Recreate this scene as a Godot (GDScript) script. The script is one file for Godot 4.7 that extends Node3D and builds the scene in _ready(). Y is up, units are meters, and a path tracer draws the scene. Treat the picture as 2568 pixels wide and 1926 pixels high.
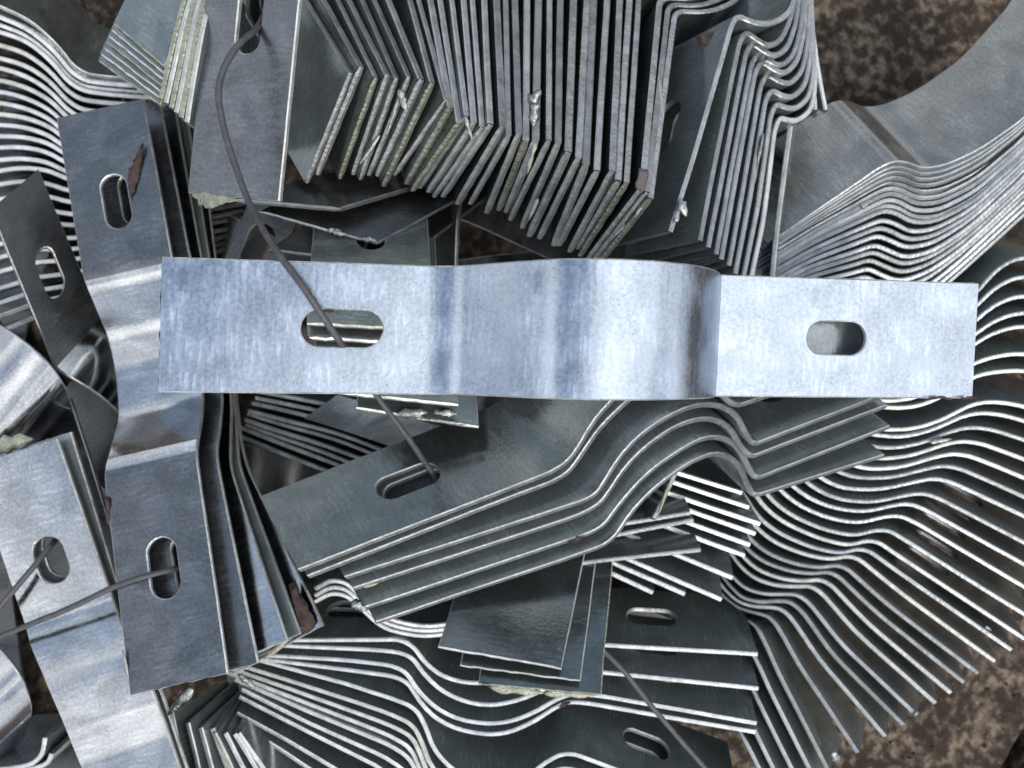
extends Node3D
# A heap of galvanised steel pole clamps seen from straight above. Lengths in metres; the tables below give places on a
# 2568 x 1926 plan grid (FOCAL px) plus a height in millimetres over the ground.

const FOCAL := 1925.0
const EYE := 0.40
const CX := 1284.0
const CY := 963.0
const TEX := 9.0            # texture repeats per metre on steel

var M := {}
var used := {}
var rng := RandomNumberGenerator.new()
var wob := FastNoiseLite.new()

# ------------------------------------------------------------------ helpers
func pt(x: float, y: float, h: float) -> Vector3:
	var d := EYE - h * 0.001
	return Vector3((x - CX) * d / FOCAL, h * 0.001, (y - CY) * d / FOCAL)

func numbered(called: String) -> String:
	var n: int = used.get(called, 0)
	used[called] = n + 1
	return called if n == 0 else "%s_%03d" % [called, n]

func thing(called: String, label: String, category: String, at: Vector3, group := "") -> Node3D:
	var o := Node3D.new()
	o.name = numbered(called)
	add_child(o, true)
	o.position = at
	o.set_meta("label", label)
	o.set_meta("category", category)
	if group != "":
		o.set_meta("group", group)
	return o

func part(called: String, mesh: Mesh, parent: Node, mats: Array) -> MeshInstance3D:
	var o := MeshInstance3D.new()
	o.name = called
	o.mesh = mesh
	for i in mini(mats.size(), mesh.get_surface_count()):
		o.set_surface_override_material(i, mats[i])
	parent.add_child(o, true)
	return o

const ONES := ["", "first", "second", "third", "fourth", "fifth", "sixth", "seventh", "eighth", "ninth", "tenth", "eleventh", "twelfth", "thirteenth", "fourteenth", "fifteenth", "sixteenth", "seventeenth", "eighteenth", "nineteenth"]
func nth(i: int) -> String:
	if i < 20:
		return ONES[i]
	var tens: String = ["twent", "thirt", "fort", "fift"][i / 10 - 2]
	return tens + "ieth" if i % 10 == 0 else tens + "y-" + ONES[i % 10]

# A triangle soup for one surface; triangles are turned so that their front runs clockwise seen from the normal.
class Soup:
	var st := SurfaceTool.new()
	var n := 0
	var shift := Vector3.ZERO
	func _init(s: Vector3):
		st.begin(Mesh.PRIMITIVE_TRIANGLES)
		shift = s
	func v(p: Vector3, nor: Vector3, uv: Vector2):
		st.set_normal(nor); st.set_uv(uv); st.add_vertex(p - shift)
		n += 1
	func tri(a: Vector3, b: Vector3, c: Vector3, na: Vector3, nb: Vector3, nc: Vector3, ua: Vector2, ub: Vector2, uc: Vector2):
		var area := (b - a).cross(c - a)
		if area.length_squared() < 1e-18:
			return
		if area.dot(na + nb + nc) > 0.0:
			v(a, na, ua); v(c, nc, uc); v(b, nb, ub)
		else:
			v(a, na, ua); v(b, nb, ub); v(c, nc, uc)
	func quad(a: Vector3, b: Vector3, c: Vector3, d: Vector3, n1: Vector3, n2: Vector3, ua: Vector2, ub: Vector2, uc: Vector2, ud: Vector2):
		# a,d at the first station (normal n1), b,c at the next (n2)
		tri(a, b, c, n1, n2, n2, ua, ub, uc)
		tri(a, c, d, n1, n2, n1, ua, uc, ud)

func soups_mesh(soups: Array) -> ArrayMesh:
	var m := ArrayMesh.new()
	for s in soups:
		if s.n > 0:
			s.st.index()
			s.st.generate_tangents()
			s.st.commit(m)
	return m

# Rounds the corners of a chain of points. Returns {p: points, s: arc length at each, at: arc length at each control point}
func rounded(c: Array, most: Array) -> Dictionary:
	var p: Array[Vector3] = []
	var mark := []
	for i in c.size():
		if i == 0 or i == c.size() - 1:
			mark.append(p.size())
			p.append(c[i])
			continue
		var a: Vector3 = c[i - 1] - c[i]
		var b: Vector3 = c[i + 1] - c[i]
		var la := a.length()
		var lb := b.length()
		var r: float = minf(most[i], minf(la, lb) * 0.498)
		var q0: Vector3 = c[i] + a / la * r
		var q1: Vector3 = c[i] + b / lb * r
		var steps := clampi(int(a.angle_to(-b) * r / 0.0011) + 2, 2, 9)
		for k in steps + 1:
			var t := float(k) / steps
			if k * 2 >= steps and mark.size() == i:
				mark.append(p.size())
			var q: Vector3 = q0 * (1 - t) * (1 - t) + c[i] * 2 * t * (1 - t) + q1 * t * t
			if p.size() == 0 or p[-1].distance_to(q) > 1e-5:
				p.append(q)
		if mark.size() == i:
			mark.append(p.size() - 1)
	var s := [0.0]
	for i in range(1, p.size()):
		s.append(s[-1] + p[i].distance_to(p[i - 1]))
	var at := []
	for k in mark:
		at.append(s[mini(k, p.size() - 1)])
	return {"p": p, "s": s, "at": at}

func along(path: Dictionary, d: float) -> Array:
	# [point, index of the segment]
	var s: Array = path.s
	var i := 0
	while i < s.size() - 2 and s[i + 1] < d:
		i += 1
	var span: float = maxf(s[i + 1] - s[i], 1e-9)
	return [path.p[i].lerp(path.p[i + 1], (d - s[i]) / span), i]

# One bent strip of flat steel: edge path, width vector across, real slots, chamfered edges, its tabs and its arch as parts.
# o: thick, slots [[distance from the start (negative: from the end), length, width]], breaks (control points between tab and arch),
#    names, faces, edges, tight (corner radius per control point), rough (wobble of the edges)
func strip(root: Node3D, c: Array, w: Vector3, o: Dictionary):
	var thick: float = o.get("thick", 0.0021)
	var most: Array = o.get("tight", [])
	while most.size() < c.size():
		most.append(o.get("bend", 0.008))
	var path := rounded(c, most)
	var total: float = path.s[-1]
	var cuts := [0.0]
	for b in o.get("breaks", []):
		cuts.append(path.at[b])
	cuts.append(total)
	var stations := {}
	for k in path.s.size():
		stations[snappedf(path.s[k], 1e-6)] = true
	for d in cuts:
		stations[snappedf(d, 1e-6)] = true
	var slots := []
	for sl in o.get("slots", []):
		var mid: float = sl[0] if sl[0] > 0 else total + sl[0]
		var lo: float = snappedf(mid - sl[1] * 0.5 - 0.004, 1e-6)
		var hi: float = snappedf(mid + sl[1] * 0.5 + 0.004, 1e-6)
		if lo < 0.001 or hi > total - 0.001:
			continue
		var qa := along(path, lo)
		var qb := along(path, hi)
		var ta: Vector3 = path.p[qa[1] + 1] - path.p[qa[1]]
		var tb: Vector3 = path.p[qb[1] + 1] - path.p[qb[1]]
		var inside := ta.angle_to(tb) < 0.05
		for d in cuts:
			if d > lo - 0.0005 and d < hi + 0.0005:
				inside = false
		for k in range(qa[1], qb[1] + 1):
			if ta.angle_to(path.p[k + 1] - path.p[k]) > 0.05:
				inside = false
		if inside:
			slots.append([lo, hi, sl[1], sl[2]])
	for k in path.s.size() - 1:
		var len_k: float = path.s[k + 1] - path.s[k]
		var more := int(len_k / 0.006)
		for j in range(1, more + 1):
			stations[snappedf(path.s[k] + len_k * j / (more + 1), 1e-6)] = true
	for sl in slots:
		for d in stations.keys():
			if d > sl[0] + 1e-6 and d < sl[1] - 1e-6:
				stations.erase(d)
		stations[sl[0]] = true
		stations[sl[1]] = true
	var ds: Array = stations.keys()
	ds.sort()
	# drop stations that all but coincide
	var keep := [ds[0]]
	for d in ds.slice(1):
		if d - keep[-1] > 4e-5:
			keep.append(d)
	ds = keep
	var width := w.length()
	var wn := w / width
	var ps: Array[Vector3] = []
	var ns: Array[Vector3] = []
	for d in ds:
		var q := along(path, d)
		ps.append(q[0])
	for k in ps.size():
		var t := (ps[mini(k + 1, ps.size() - 1)] - ps[maxi(k - 1, 0)]).normalized()
		ns.append(t.cross(wn).normalized())
	var seed_off := rng.randf_range(0.0, 50.0)
	var uv0 := Vector2(rng.randf(), rng.randf())
	var rough: float = o.get("rough", 0.00016)
	var ch := 0.00042
	var h := thick * 0.5
	var prof := [[ch, h], [width - ch, h], [width, h - ch], [width, -h + ch], [width - ch, -h], [ch, -h], [0.0, -h + ch], [0.0, h - ch]]
	var nor2 := [[0, 1], [0.7, 0.7], [1, 0], [0.7, -0.7], [0, -1], [-0.7, -0.7], [-1, 0], [-0.7, 0.7]]
	var names: Array = o.get("names", ["tab", "arch", "tab"])
	var faces: Material = o.get("faces", M.zinc)
	var edges: Material = o.get("edges", M.edge)
	for seg in cuts.size() - 1:
		var base := ps[0]
		var fs := Soup.new(root.position)
		var es := Soup.new(root.position)
		var cs := Soup.new(root.position) if o.has("caps") else es
		var prev := []
		var first := true
		for k in ds.size():
			if ds[k] < cuts[seg] - 5e-5 or ds[k] > cuts[seg + 1] + 5e-5:
				continue
			var ring := []
			for j in 8:
				var a: float = prof[j][0]
				var b: float = prof[j][1]
				var nw := wob.get_noise_2d((ds[k] + seed_off) * 1000.0, (3.0 if a > width * 0.5 else 40.0))
				var nf := wob.get_noise_2d((ds[k] + seed_off) * 260.0, 90.0 + (11.0 if a > width * 0.5 else 0.0))
				a += nw * rough
				b += nf * rough * 0.8
				ring.append(ps[k] + wn * a + ns[k] * b)
			if not first:
				var patch := false
				for sl in slots:
					if absf(ds[k] - sl[1]) < 6e-5:
						patch = true
						slot_patch(fs, es, prev, ring, ps[k - 1], ps[k], wn, ns[k], width, thick, sl, ds[k - 1], uv0)
				for j in 8:
					if patch and (j == 0 or j == 4):
						continue
					var j2 := (j + 1) % 8
					var n1: Vector3 = (wn * nor2[j][0] + ns[k - 1] * nor2[j][1]).normalized()
					var n2: Vector3 = (wn * nor2[j][0] + ns[k] * nor2[j][1]).normalized()
					var target := fs if (j == 0 or j == 4) else es
					var va: float = prof[j][0] + (prof[j][1] if j != 0 and j != 4 else 0.0)
					var vb: float = prof[j2][0] + (prof[j2][1] if j != 0 and j != 4 else 0.0)
					if j == 4:
						va += 0.5; vb += 0.5
					var u0: float = ds[k - 1] * TEX + uv0.x
					var u1: float = ds[k] * TEX + uv0.x
					target.quad(prev[j], ring[j], ring[j2], prev[j2], n1, n2, Vector2(u0, va * TEX + uv0.y), Vector2(u1, va * TEX + uv0.y), Vector2(u1, vb * TEX + uv0.y), Vector2(u0, vb * TEX + uv0.y))
			if k == 0 or k == ds.size() - 1:
				var out := (ps[1] - ps[0]).normalized() * -1.0 if k == 0 else (ps[-1] - ps[-2]).normalized()
				cap(cs, ring, out, width, uv0, wn, ns[k])
			prev = ring
			first = false
		var called: String = names[mini(seg, names.size() - 1)]
		var skin: Material = o.each[seg] if o.has("each") else faces
		if cs != es and cs.n > 0:
			part(called, soups_mesh([fs, es, cs]), root, [skin, edges, o.caps])
		else:
			part(called, soups_mesh([fs, es]), root, [skin, edges] if fs.n > 0 else [edges])

# the sheared end of a strip: a slightly uneven, chipped face
func cap(es: Soup, ring: Array, out: Vector3, width: float, uv0: Vector2, wn: Vector3, nn: Vector3):
	var steps := 14
	var last := []
	for i in steps + 1:
		var f := float(i) / steps
		var top: Vector3 = (ring[0] as Vector3).lerp(ring[1], f)
		var bot: Vector3 = (ring[5] as Vector3).lerp(ring[4], f)
		if i == 0:
			top = ring[7]; bot = ring[6]
		if i == steps:
			top = ring[2]; bot = ring[3]
		var ragged := out * wob.get_noise_2d(f * 700.0, uv0.x * 900.0) * 0.0006
		top += ragged
		bot += ragged
		var mid := (top + bot) * 0.5 + out * 0.0003
		var now := [top, mid, bot]
		if i > 0:
			for j in 2:
				var tilt := (out + nn * (0.5 if j == 0 else -0.5)).normalized()
				var va := Vector2(f * width * TEX, j * 0.01) + uv0
				var vb := Vector2((f - 1.0 / steps) * width * TEX, j * 0.01) + uv0
				es.quad(last[j], now[j], now[j + 1], last[j + 1], tilt, tilt, vb, va, va + Vector2(0, 0.01), vb + Vector2(0, 0.01))
		last = now

# the flat piece of a tab round a slot, with the slot's walls
func slot_patch(fs: Soup, es: Soup, r0: Array, r1: Array, p0: Vector3, p1: Vector3, wn: Vector3, nn: Vector3, width: float, thick: float, sl: Array, d0: float, uv0: Vector2):
	var lenx := p0.distance_to(p1)
	var t := (p1 - p0) / lenx
	var h := thick * 0.5
	var half: float = sl[2] * 0.5
	var rad: float = sl[3] * 0.5
	var mid := Vector2(lenx * 0.5, width * 0.5)
	var inner := []
	var dirs := []
	for i in 28:
		var a := TAU * (i + 0.5) / 28.0
		var cx := (half - rad) * (1.0 if cos(a) > 0 else -1.0)
		var wo := 1.0 + 0.03 * wob.get_noise_2d(i * 40.0, d0 * 9000.0 + uv0.x * 500.0)
		inner.append(Vector2(cx + rad * cos(a) * wo, rad * sin(a) * wo))
		dirs.append(Vector2(cos(a), sin(a)))
	var outer := []
	for q in inner:
		var hx := lenx * 0.5
		var hy := width * 0.5 - 0.00042
		var f := minf(hx / maxf(absf(q.x), 1e-6), hy / maxf(absf(q.y), 1e-6))
		outer.append(q * f)
	for cx in [-1.0, 1.0]:
		for cy in [-1.0, 1.0]:
			var corner := Vector2(cx * lenx * 0.5, cy * (width * 0.5 - 0.00042))
			var best := 0
			for i in outer.size():
				if absf(outer[i].angle_to(corner)) < absf(outer[best].angle_to(corner)):
					best = i
			outer[best] = corner
	for side in [1.0, -1.0]:
		var up: Vector3 = nn * side
		var place := func(q: Vector2, b: float) -> Vector3: return p0 + t * (q.x + mid.x) + wn * (q.y + mid.y) + nn * b
		var tex := func(q: Vector2) -> Vector2: return Vector2((d0 + q.x + mid.x) * TEX, (q.y + mid.y + (0.0 if side > 0 else 0.5)) * TEX) + uv0
		for i in inner.size():
			var i2 := (i + 1) % inner.size()
			var ca: Vector2 = inner[i] + dirs[i] * 0.0004
			var cb: Vector2 = inner[i2] + dirs[i2] * 0.0004
			fs.quad(place.call(outer[i], h * side), place.call(outer[i2], h * side), place.call(cb, h * side), place.call(ca, h * side), up, up, tex.call(outer[i]), tex.call(outer[i2]), tex.call(cb), tex.call(ca))
			var na: Vector3 = (t * -dirs[i].x + wn * -dirs[i].y).normalized()
			var nb: Vector3 = (t * -dirs[i2].x + wn * -dirs[i2].y).normalized()
			var b0: float = (h - 0.0004) * side
			es.quad(place.call(ca, h * side), place.call(cb, h * side), place.call(inner[i2], b0), place.call(inner[i], b0), (na + up).normalized(), (nb + up).normalized(), tex.call(ca), tex.call(cb), tex.call(inner[i2]), tex.call(inner[i]))
			if side > 0:
				es.quad(place.call(inner[i], b0), place.call(inner[i2], b0), place.call(inner[i2], -b0), place.call(inner[i], -b0), na, nb, tex.call(inner[i]), tex.call(inner[i2]), tex.call(inner[i2]) + Vector2(0, 0.02), tex.call(inner[i]) + Vector2(0, 0.02))

func base_of(c: Array, w: Vector3) -> Vector3:
	var m := Vector3.ZERO
	var low := 1e9
	for p in c:
		m += p + w * 0.5
		low = minf(low, minf(p.y, p.y + w.y))
	m /= c.size()
	return Vector3(m.x, low, m.z)

# a clamp from plan points [x, y, height] and the far corner [x, y, height] of its first end (or a width vector in millimetres)
func clamp_at(label: String, group: String, rows: Array, far, o := {}) -> Node3D:
	var c := []
	for r in rows:
		c.append(pt(r[0], r[1], r[2]))
	var w: Vector3 = far * 0.001 if far is Vector3 else pt(far[0], far[1], far[2]) - c[0]
	var root := thing("pole_clamp", label, "clamp", base_of(c, w), group)
	strip(root, c, w, o)
	return root

# a stack of clamps: keys [t, rows, width vector in mm]; one clamp for each t in ts
func stack(label: String, group: String, keys: Array, ts: Array, o := {}, jitter := 2.0) -> Array:
	var made := []
	for i in ts.size():
		var t: float = ts[i]
		var k := 0
		while k < keys.size() - 2 and t > keys[k + 1][0]:
			k += 1
		var f: float = (t - keys[k][0]) / (keys[k + 1][0] - keys[k][0])
		var rows := []
		var dj := Vector2(rng.randfn(), rng.randfn()) * jitter
		var turn := Vector2(rng.randfn(), rng.randfn()) * jitter * 1.3
		var lift := rng.randfn() * 0.5
		for j in keys[k][1].size():
			var a: Array = keys[k][1][j]
			var b: Array = keys[k + 1][1][j]
			var own := Vector2(rng.randfn(), rng.randfn()) * jitter * 0.13
			var far: float = float(j) / keys[k][1].size() - 0.5
			rows.append([lerpf(a[0], b[0], f) + dj.x + own.x + turn.x * far, lerpf(a[1], b[1], f) + dj.y + own.y + turn.y * far, lerpf(a[2], b[2], f) + lift + rng.randfn() * 0.25])
		var w: Vector3 = (keys[k][2] as Vector3).lerp(keys[k + 1][2], f)
		w += Vector3(rng.randfn(), 0, rng.randfn()) * 0.7
		var oo := o.duplicate()
		oo.faces = o.faces[rng.randi() % o.faces.size()] if o.has("faces") else M.zinc
		oo.edges = o.edges[rng.randi() % o.edges.size()] if o.has("edges") else M.edge
		made.append(clamp_at(label % nth(i + 1), group, rows, w.normalized() * 40.0, oo))
	return made

func evenly(n: int, lo := 0.0, hi := 1.0) -> Array:
	var a := []
	for i in n:
		a.append(lerpf(lo, hi, float(i) / (n - 1)))
	return a

# a solidified run of zinc: a lumpy spindle from a to b, as a piece of the thing it clings to
func drip(called: String, parent: Node3D, a: Vector3, b: Vector3, r: float, mat: Material, flat := 1.0, away := Vector3.UP):
	var s := Soup.new(parent.position)
	var axis := (b - a).normalized()
	var u := axis.cross(away).normalized()
	var v := u.cross(axis).normalized()
	var off := rng.randf() * 900.0
	var rings := 12
	var sides := 12
	var p := []
	for i in rings + 1:
		var f := float(i) / rings
		var row := []
		for j in sides:
			var an := TAU * j / sides
			var rr := r * 1.7 * pow(f, 0.5) * pow(1.0 - f, 0.85) * (1.0 + 0.6 * wob.get_noise_3d(off + cos(an) * 45.0, off + sin(an) * 45.0, f * 150.0) + 0.7 * wob.get_noise_2d(off * 3.0, f * 140.0))
			row.append(a.lerp(b, f) + u * cos(an) * rr + v * sin(an) * rr * flat)
		p.append(row)
	var grid := func(i: int, j: int) -> Vector3:
		return p[clampi(i, 0, rings)][posmod(j, sides)]
	var nrm := func(i: int, j: int) -> Vector3:
		var du: Vector3 = grid.call(i + 1, j) - grid.call(i - 1, j)
		var dv: Vector3 = grid.call(i, j + 1) - grid.call(i, j - 1)
		var n := du.cross(dv)
		if n.length() < 1e-12:
			return -axis if i < 2 else axis
		n = n.normalized()
		return n if n.dot(grid.call(i, j) - a.lerp(b, float(i) / rings)) > 0 else -n
	for i in rings:
		for j in sides:
			var q := [[i, j], [i + 1, j], [i + 1, j + 1], [i, j + 1]]
			var P := []
			var N := []
			var U := []
			for e in q:
				P.append(grid.call(e[0], e[1])); N.append(nrm.call(e[0], e[1])); U.append(Vector2(e[0] * 0.02, e[1] * 0.02))
			s.tri(P[0], P[1], P[2], N[0], N[1], N[2], U[0], U[1], U[2])
			s.tri(P[0], P[2], P[3], N[0], N[2], N[3], U[0], U[2], U[3])
	part(called, soups_mesh([s]), parent, [mat])

# a thin stain or flake that follows a flat face: an uneven island between plan points, a fraction of a millimetre proud
func flake(called: String, parent: Node3D, rows: Array, mat: Material, rise := 0.00025):
	var s := Soup.new(parent.position)
	var mid := Vector3.ZERO
	var ring := []
	for i in rows.size():
		var a := pt(rows[i][0], rows[i][1], rows[i][2])
		var r2: Array = rows[(i + 1) % rows.size()]
		var b := pt(r2[0], r2[1], r2[2])
		for k in 4:
			ring.append(a.lerp(b, k / 4.0) + Vector3(rng.randfn(), 0, rng.randfn()) * 0.0003)
	for p in ring:
		mid += p
	mid /= ring.size()
	var n: Vector3 = (ring[0] - mid).cross(ring[ring.size() / 4] - mid).normalized()
	if n.y < 0:
		n = -n
	for i in ring.size():
		var a: Vector3 = ring[i]
		var b: Vector3 = ring[(i + 1) % ring.size()]
		var at := a.lerp(mid, 0.25) + n * rise
		var bt := b.lerp(mid, 0.25) + n * rise
		var out := ((a + b) * 0.5 - mid).normalized()
		s.tri(at, bt, mid + n * rise * 1.3, n, n, n, Vector2(at.x, at.z) * 20, Vector2(bt.x, bt.z) * 20, Vector2(mid.x, mid.z) * 20)
		s.quad(a, b, bt, at, (n + out).normalized(), (n + out).normalized(), Vector2(a.x, a.z) * 20, Vector2(b.x, b.z) * 20, Vector2(bt.x, bt.z) * 20, Vector2(at.x, at.z) * 20)
	part(called, soups_mesh([s]), parent, [mat])

func wire(label: String, rows: Array, r := 0.00108):
	var c := []
	var most := []
	for q in rows:
		c.append(pt(q[0], q[1], q[2]))
		most.append(0.02)
	var path := rounded(c, most)
	var total: float = path.s[-1]
	var root := thing("binding_wire", label, "wire", base_of(c, Vector3.ZERO), "")
	var s := Soup.new(root.position)
	var n := int(total / 0.0016)
	var last := []
	var ln := []
	var side := Vector3.RIGHT
	for i in n + 1:
		var d := total * i / n
		var p: Vector3 = along(path, d)[0]
		var t: Vector3 = (along(path, minf(d + 0.002, total))[0] - along(path, maxf(d - 0.002, 0))[0]).normalized()
		side = (side - t * side.dot(t)).normalized()
		var up := t.cross(side)
		var row := []
		var nr := []
		p += side * wob.get_noise_2d(d * 900.0, 7.0) * 0.0004 + up * wob.get_noise_2d(d * 2200.0, 70.0) * 0.0002
		for j in 10:
			var a := TAU * j / 10
			var out := side * cos(a) + up * sin(a)
			row.append(p + out * r)
			nr.append(out)
		if i > 0:
			for j in 10:
				var j2 := (j + 1) % 10
				var u0 := Vector2((i - 1) * 0.03, j * 0.02)
				var u1 := Vector2(i * 0.03, j * 0.02)
				s.tri(last[j], row[j], row[j2], ln[j], nr[j], nr[j2], u0, u1, u1 + Vector2(0, 0.02))
				s.tri(last[j], row[j2], last[j2], ln[j], nr[j2], ln[j2], u0, u1 + Vector2(0, 0.02), u0 + Vector2(0, 0.02))
		last = row
		ln = nr
	part("strand", soups_mesh([s]), root, [M.wire])

# ------------------------------------------------------------------ materials
func noise(kind: int, freq: float, sd: int, octaves := 4) -> FastNoiseLite:
	var n := FastNoiseLite.new()
	n.noise_type = kind
	n.frequency = freq
	n.seed = sd
	n.fractal_type = FastNoiseLite.FRACTAL_FBM
	n.fractal_octaves = octaves
	return n

func bytes(n: FastNoiseLite, size: int) -> PackedByteArray:
	var im := n.get_seamless_image(size, size, false, false, 0.12)
	im.convert(Image.FORMAT_L8)
	return im.get_data()

func gray(data: PackedByteArray, size: int) -> Image:
	return Image.create_from_data(size, size, false, Image.FORMAT_L8, data)

func tex(im: Image) -> ImageTexture:
	im.generate_mipmaps()
	return ImageTexture.create_from_image(im)

func steel(col: Color, rough: float, metal: float, maps: Dictionary, bump := 0.5) -> StandardMaterial3D:
	var m := StandardMaterial3D.new()
	m.albedo_color = col
	m.albedo_texture = maps.a
	m.metallic = metal
	m.roughness = rough
	m.roughness_texture = maps.r
	m.roughness_texture_channel = BaseMaterial3D.TEXTURE_CHANNEL_GRAYSCALE
	m.normal_enabled = true
	m.normal_texture = maps.n
	m.normal_scale = bump
	return m

func make_materials():
	var S := 1024
	var sp := FastNoiseLite.new()
	sp.noise_type = FastNoiseLite.TYPE_CELLULAR
	sp.frequency = 0.012
	sp.seed = 5
	sp.cellular_return_type = FastNoiseLite.RETURN_CELL_VALUE
	sp.fractal_type = FastNoiseLite.FRACTAL_NONE
	sp.domain_warp_enabled = true
	sp.domain_warp_amplitude = 45.0
	sp.domain_warp_frequency = 0.012
	var spangle := bytes(sp, S)
	var cloud := bytes(noise(FastNoiseLite.TYPE_SIMPLEX_SMOOTH, 0.006, 11, 5), S)
	var fine := bytes(noise(FastNoiseLite.TYPE_SIMPLEX, 0.05, 21, 4), S)
	var grit := bytes(noise(FastNoiseLite.TYPE_SIMPLEX, 0.24, 31, 2), S)
	var pits := bytes(noise(FastNoiseLite.TYPE_SIMPLEX_SMOOTH, 0.15, 41, 2), S)
	var patch := bytes(noise(FastNoiseLite.TYPE_SIMPLEX_SMOOTH, 0.011, 51, 4), S)
	# streaks across the strip: fine noise read along one axis much slower than along the other
	var alb := PackedByteArray(); alb.resize(S * S)
	var rgh := PackedByteArray(); rgh.resize(S * S)
	var hgt := PackedByteArray(); hgt.resize(S * S)
	for y in S:
		var sy: int = (y / 7) % S
		for x in S:
			var i := y * S + x
			var st := float(fine[sy * S + x]) / 255.0
			var c := cloud[i] / 255.0
			var f := fine[i] / 255.0
			var g := grit[i] / 255.0
			var p := smoothstep(0.77, 0.86, pits[i] / 255.0) * smoothstep(0.40, 0.66, patch[i] / 255.0)
			var scuff := smoothstep(0.60, 0.78, st) * smoothstep(0.5, 0.72, c)
			var a := 0.76 + 0.10 * (c - 0.5) + 0.045 * (spangle[i] / 255.0 - 0.5) + 0.10 * (f - 0.5) + 0.06 * (g - 0.5) + 0.05 * (st - 0.5)
			a += scuff * 0.05 - p * 0.34
			alb[i] = clampi(int(a * 255.0), 0, 255)
			var r := 0.62 + 0.20 * (c - 0.5) + 0.09 * (spangle[i] / 255.0 - 0.5) + 0.10 * (f - 0.5) + 0.16 * (st - 0.5) + scuff * 0.07 + p * 0.3
			rgh[i] = clampi(int(r * 255.0), 20, 255)
			var hh := 0.5 + 0.11 * (f - 0.5) + 0.02 * (g - 0.5) + 0.16 * (c - 0.5) + 0.09 * (st - 0.5) + 0.05 * (spangle[i] / 255.0 - 0.5) - p * 0.25
			hgt[i] = clampi(int(hh * 255.0), 0, 255)
	# scratches, bright and dark, mostly along or across the strip
	var dice := RandomNumberGenerator.new()
	dice.seed = 77
	for k in 150:
		var x := dice.randf() * S
		var y := dice.randf() * S
		var a := (PI * 0.5 if dice.randf() < 0.5 else 0.0) + dice.randfn() * 0.5
		var n := int(dice.randf_range(8, 80))
		var up := dice.randf() < 0.65
		for q in n:
			a += dice.randfn() * 0.03
			x += cos(a); y += sin(a)
			var i := posmod(int(y), S) * S + posmod(int(x), S)
			var gain := sin(PI * q / n)
			alb[i] = clampi(alb[i] + int((34.0 if up else -46.0) * gain), 0, 255)
			rgh[i] = clampi(rgh[i] + int(30.0 * gain), 0, 255)
			hgt[i] = clampi(hgt[i] - int(26.0 * gain), 0, 255)
	var hi := gray(hgt, S)
	hi.convert(Image.FORMAT_RGBA8)
	hi.bump_map_to_normal_map(3.0)
	var skin := {"a": tex(gray(alb, S)), "r": tex(gray(rgh, S)), "n": tex(hi)}
	# edges: sheared, grainy zinc
	var E := 512
	var e1 := bytes(noise(FastNoiseLite.TYPE_SIMPLEX, 0.09, 71, 4), E)
	var e2 := bytes(noise(FastNoiseLite.TYPE_SIMPLEX, 0.02, 72, 3), E)
	var ea := PackedByteArray(); ea.resize(E * E)
	var eh := PackedByteArray(); eh.resize(E * E)
	for i in E * E:
		var f := e1[i] / 255.0
		var c := e2[i] / 255.0
		ea[i] = clampi(int((0.84 + 0.10 * (f - 0.5) + 0.16 * (c - 0.5) - smoothstep(0.76, 0.9, f) * 0.16) * 255.0), 0, 255)
		eh[i] = clampi(int((0.5 + 0.7 * (f - 0.5)) * 255.0), 0, 255)
	var ehi := gray(eh, E)
	ehi.convert(Image.FORMAT_RGBA8)
	ehi.bump_map_to_normal_map(3.0)
	var rim := {"a": tex(gray(ea, E)), "r": tex(gray(ea, E)), "n": tex(ehi)}

	M.hero = steel(Color(0.85, 0.90, 0.97), 0.44, 1.0, skin, 0.25)
	M.bright = steel(Color(0.92, 0.935, 0.955), 0.24, 1.0, skin, 0.25)
	M.zinc = steel(Color(0.68, 0.72, 0.74), 0.34, 0.6, skin, 0.4)
	M.zinc_cool = steel(Color(0.60, 0.645, 0.66), 0.28, 0.62, skin, 0.4)
	M.zinc_green = steel(Color(0.64, 0.69, 0.68), 0.36, 0.6, skin, 0.4)
	M.swept = steel(Color(0.70, 0.70, 0.68), 0.34, 0.85, skin, 0.4)
	M.dull = steel(Color(0.57, 0.59, 0.61), 0.46, 0.92, skin, 0.6)  # darker zinc: a dark reflection from overhead is put into the colour
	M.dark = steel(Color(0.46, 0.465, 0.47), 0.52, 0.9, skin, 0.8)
	M.edge = steel(Color(0.93, 0.94, 0.95), 0.5, 0.8, rim, 0.25)
	M.edge_warm = steel(Color(0.88, 0.885, 0.87), 0.55, 0.75, rim, 0.3)
	M.edge_half_shaded = steel(Color(0.80, 0.815, 0.825), 0.5, 0.85, rim, 0.3)  # edge colour lowered a step to stand for shadow on the stacks
	M.shade = steel(Color(0.54, 0.575, 0.575), 0.28, 0.85, skin, 0.4)  # dark overhead reflection and shade of the gaps put into the face colour
	M.edge_shaded = steel(Color(0.69, 0.705, 0.715), 0.55, 0.85, rim, 0.3)  # edge colour lowered further, painting shadow onto the upper and inner stacks
	M.sheared = steel(Color(0.84, 0.85, 0.85), 0.55, 0.6, rim, 0.6)
	M.chip = steel(Color(0.46, 0.43, 0.44), 0.7, 0.5, rim, 0.8)
	M.passivated = steel(Color(0.72, 0.73, 0.66), 0.6, 0.6, rim, 1.0)
	M.drip = steel(Color(0.70, 0.72, 0.71), 0.42, 1.0, rim, 1.0)
	M.wire = steel(Color(0.42, 0.42, 0.44), 0.75, 0.7, rim, 0.7)

	# rust
	var ru := bytes(noise(FastNoiseLite.TYPE_SIMPLEX, 0.05, 81, 5), 256)
	var rc := Image.create(256, 256, false, Image.FORMAT_RGB8)
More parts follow.
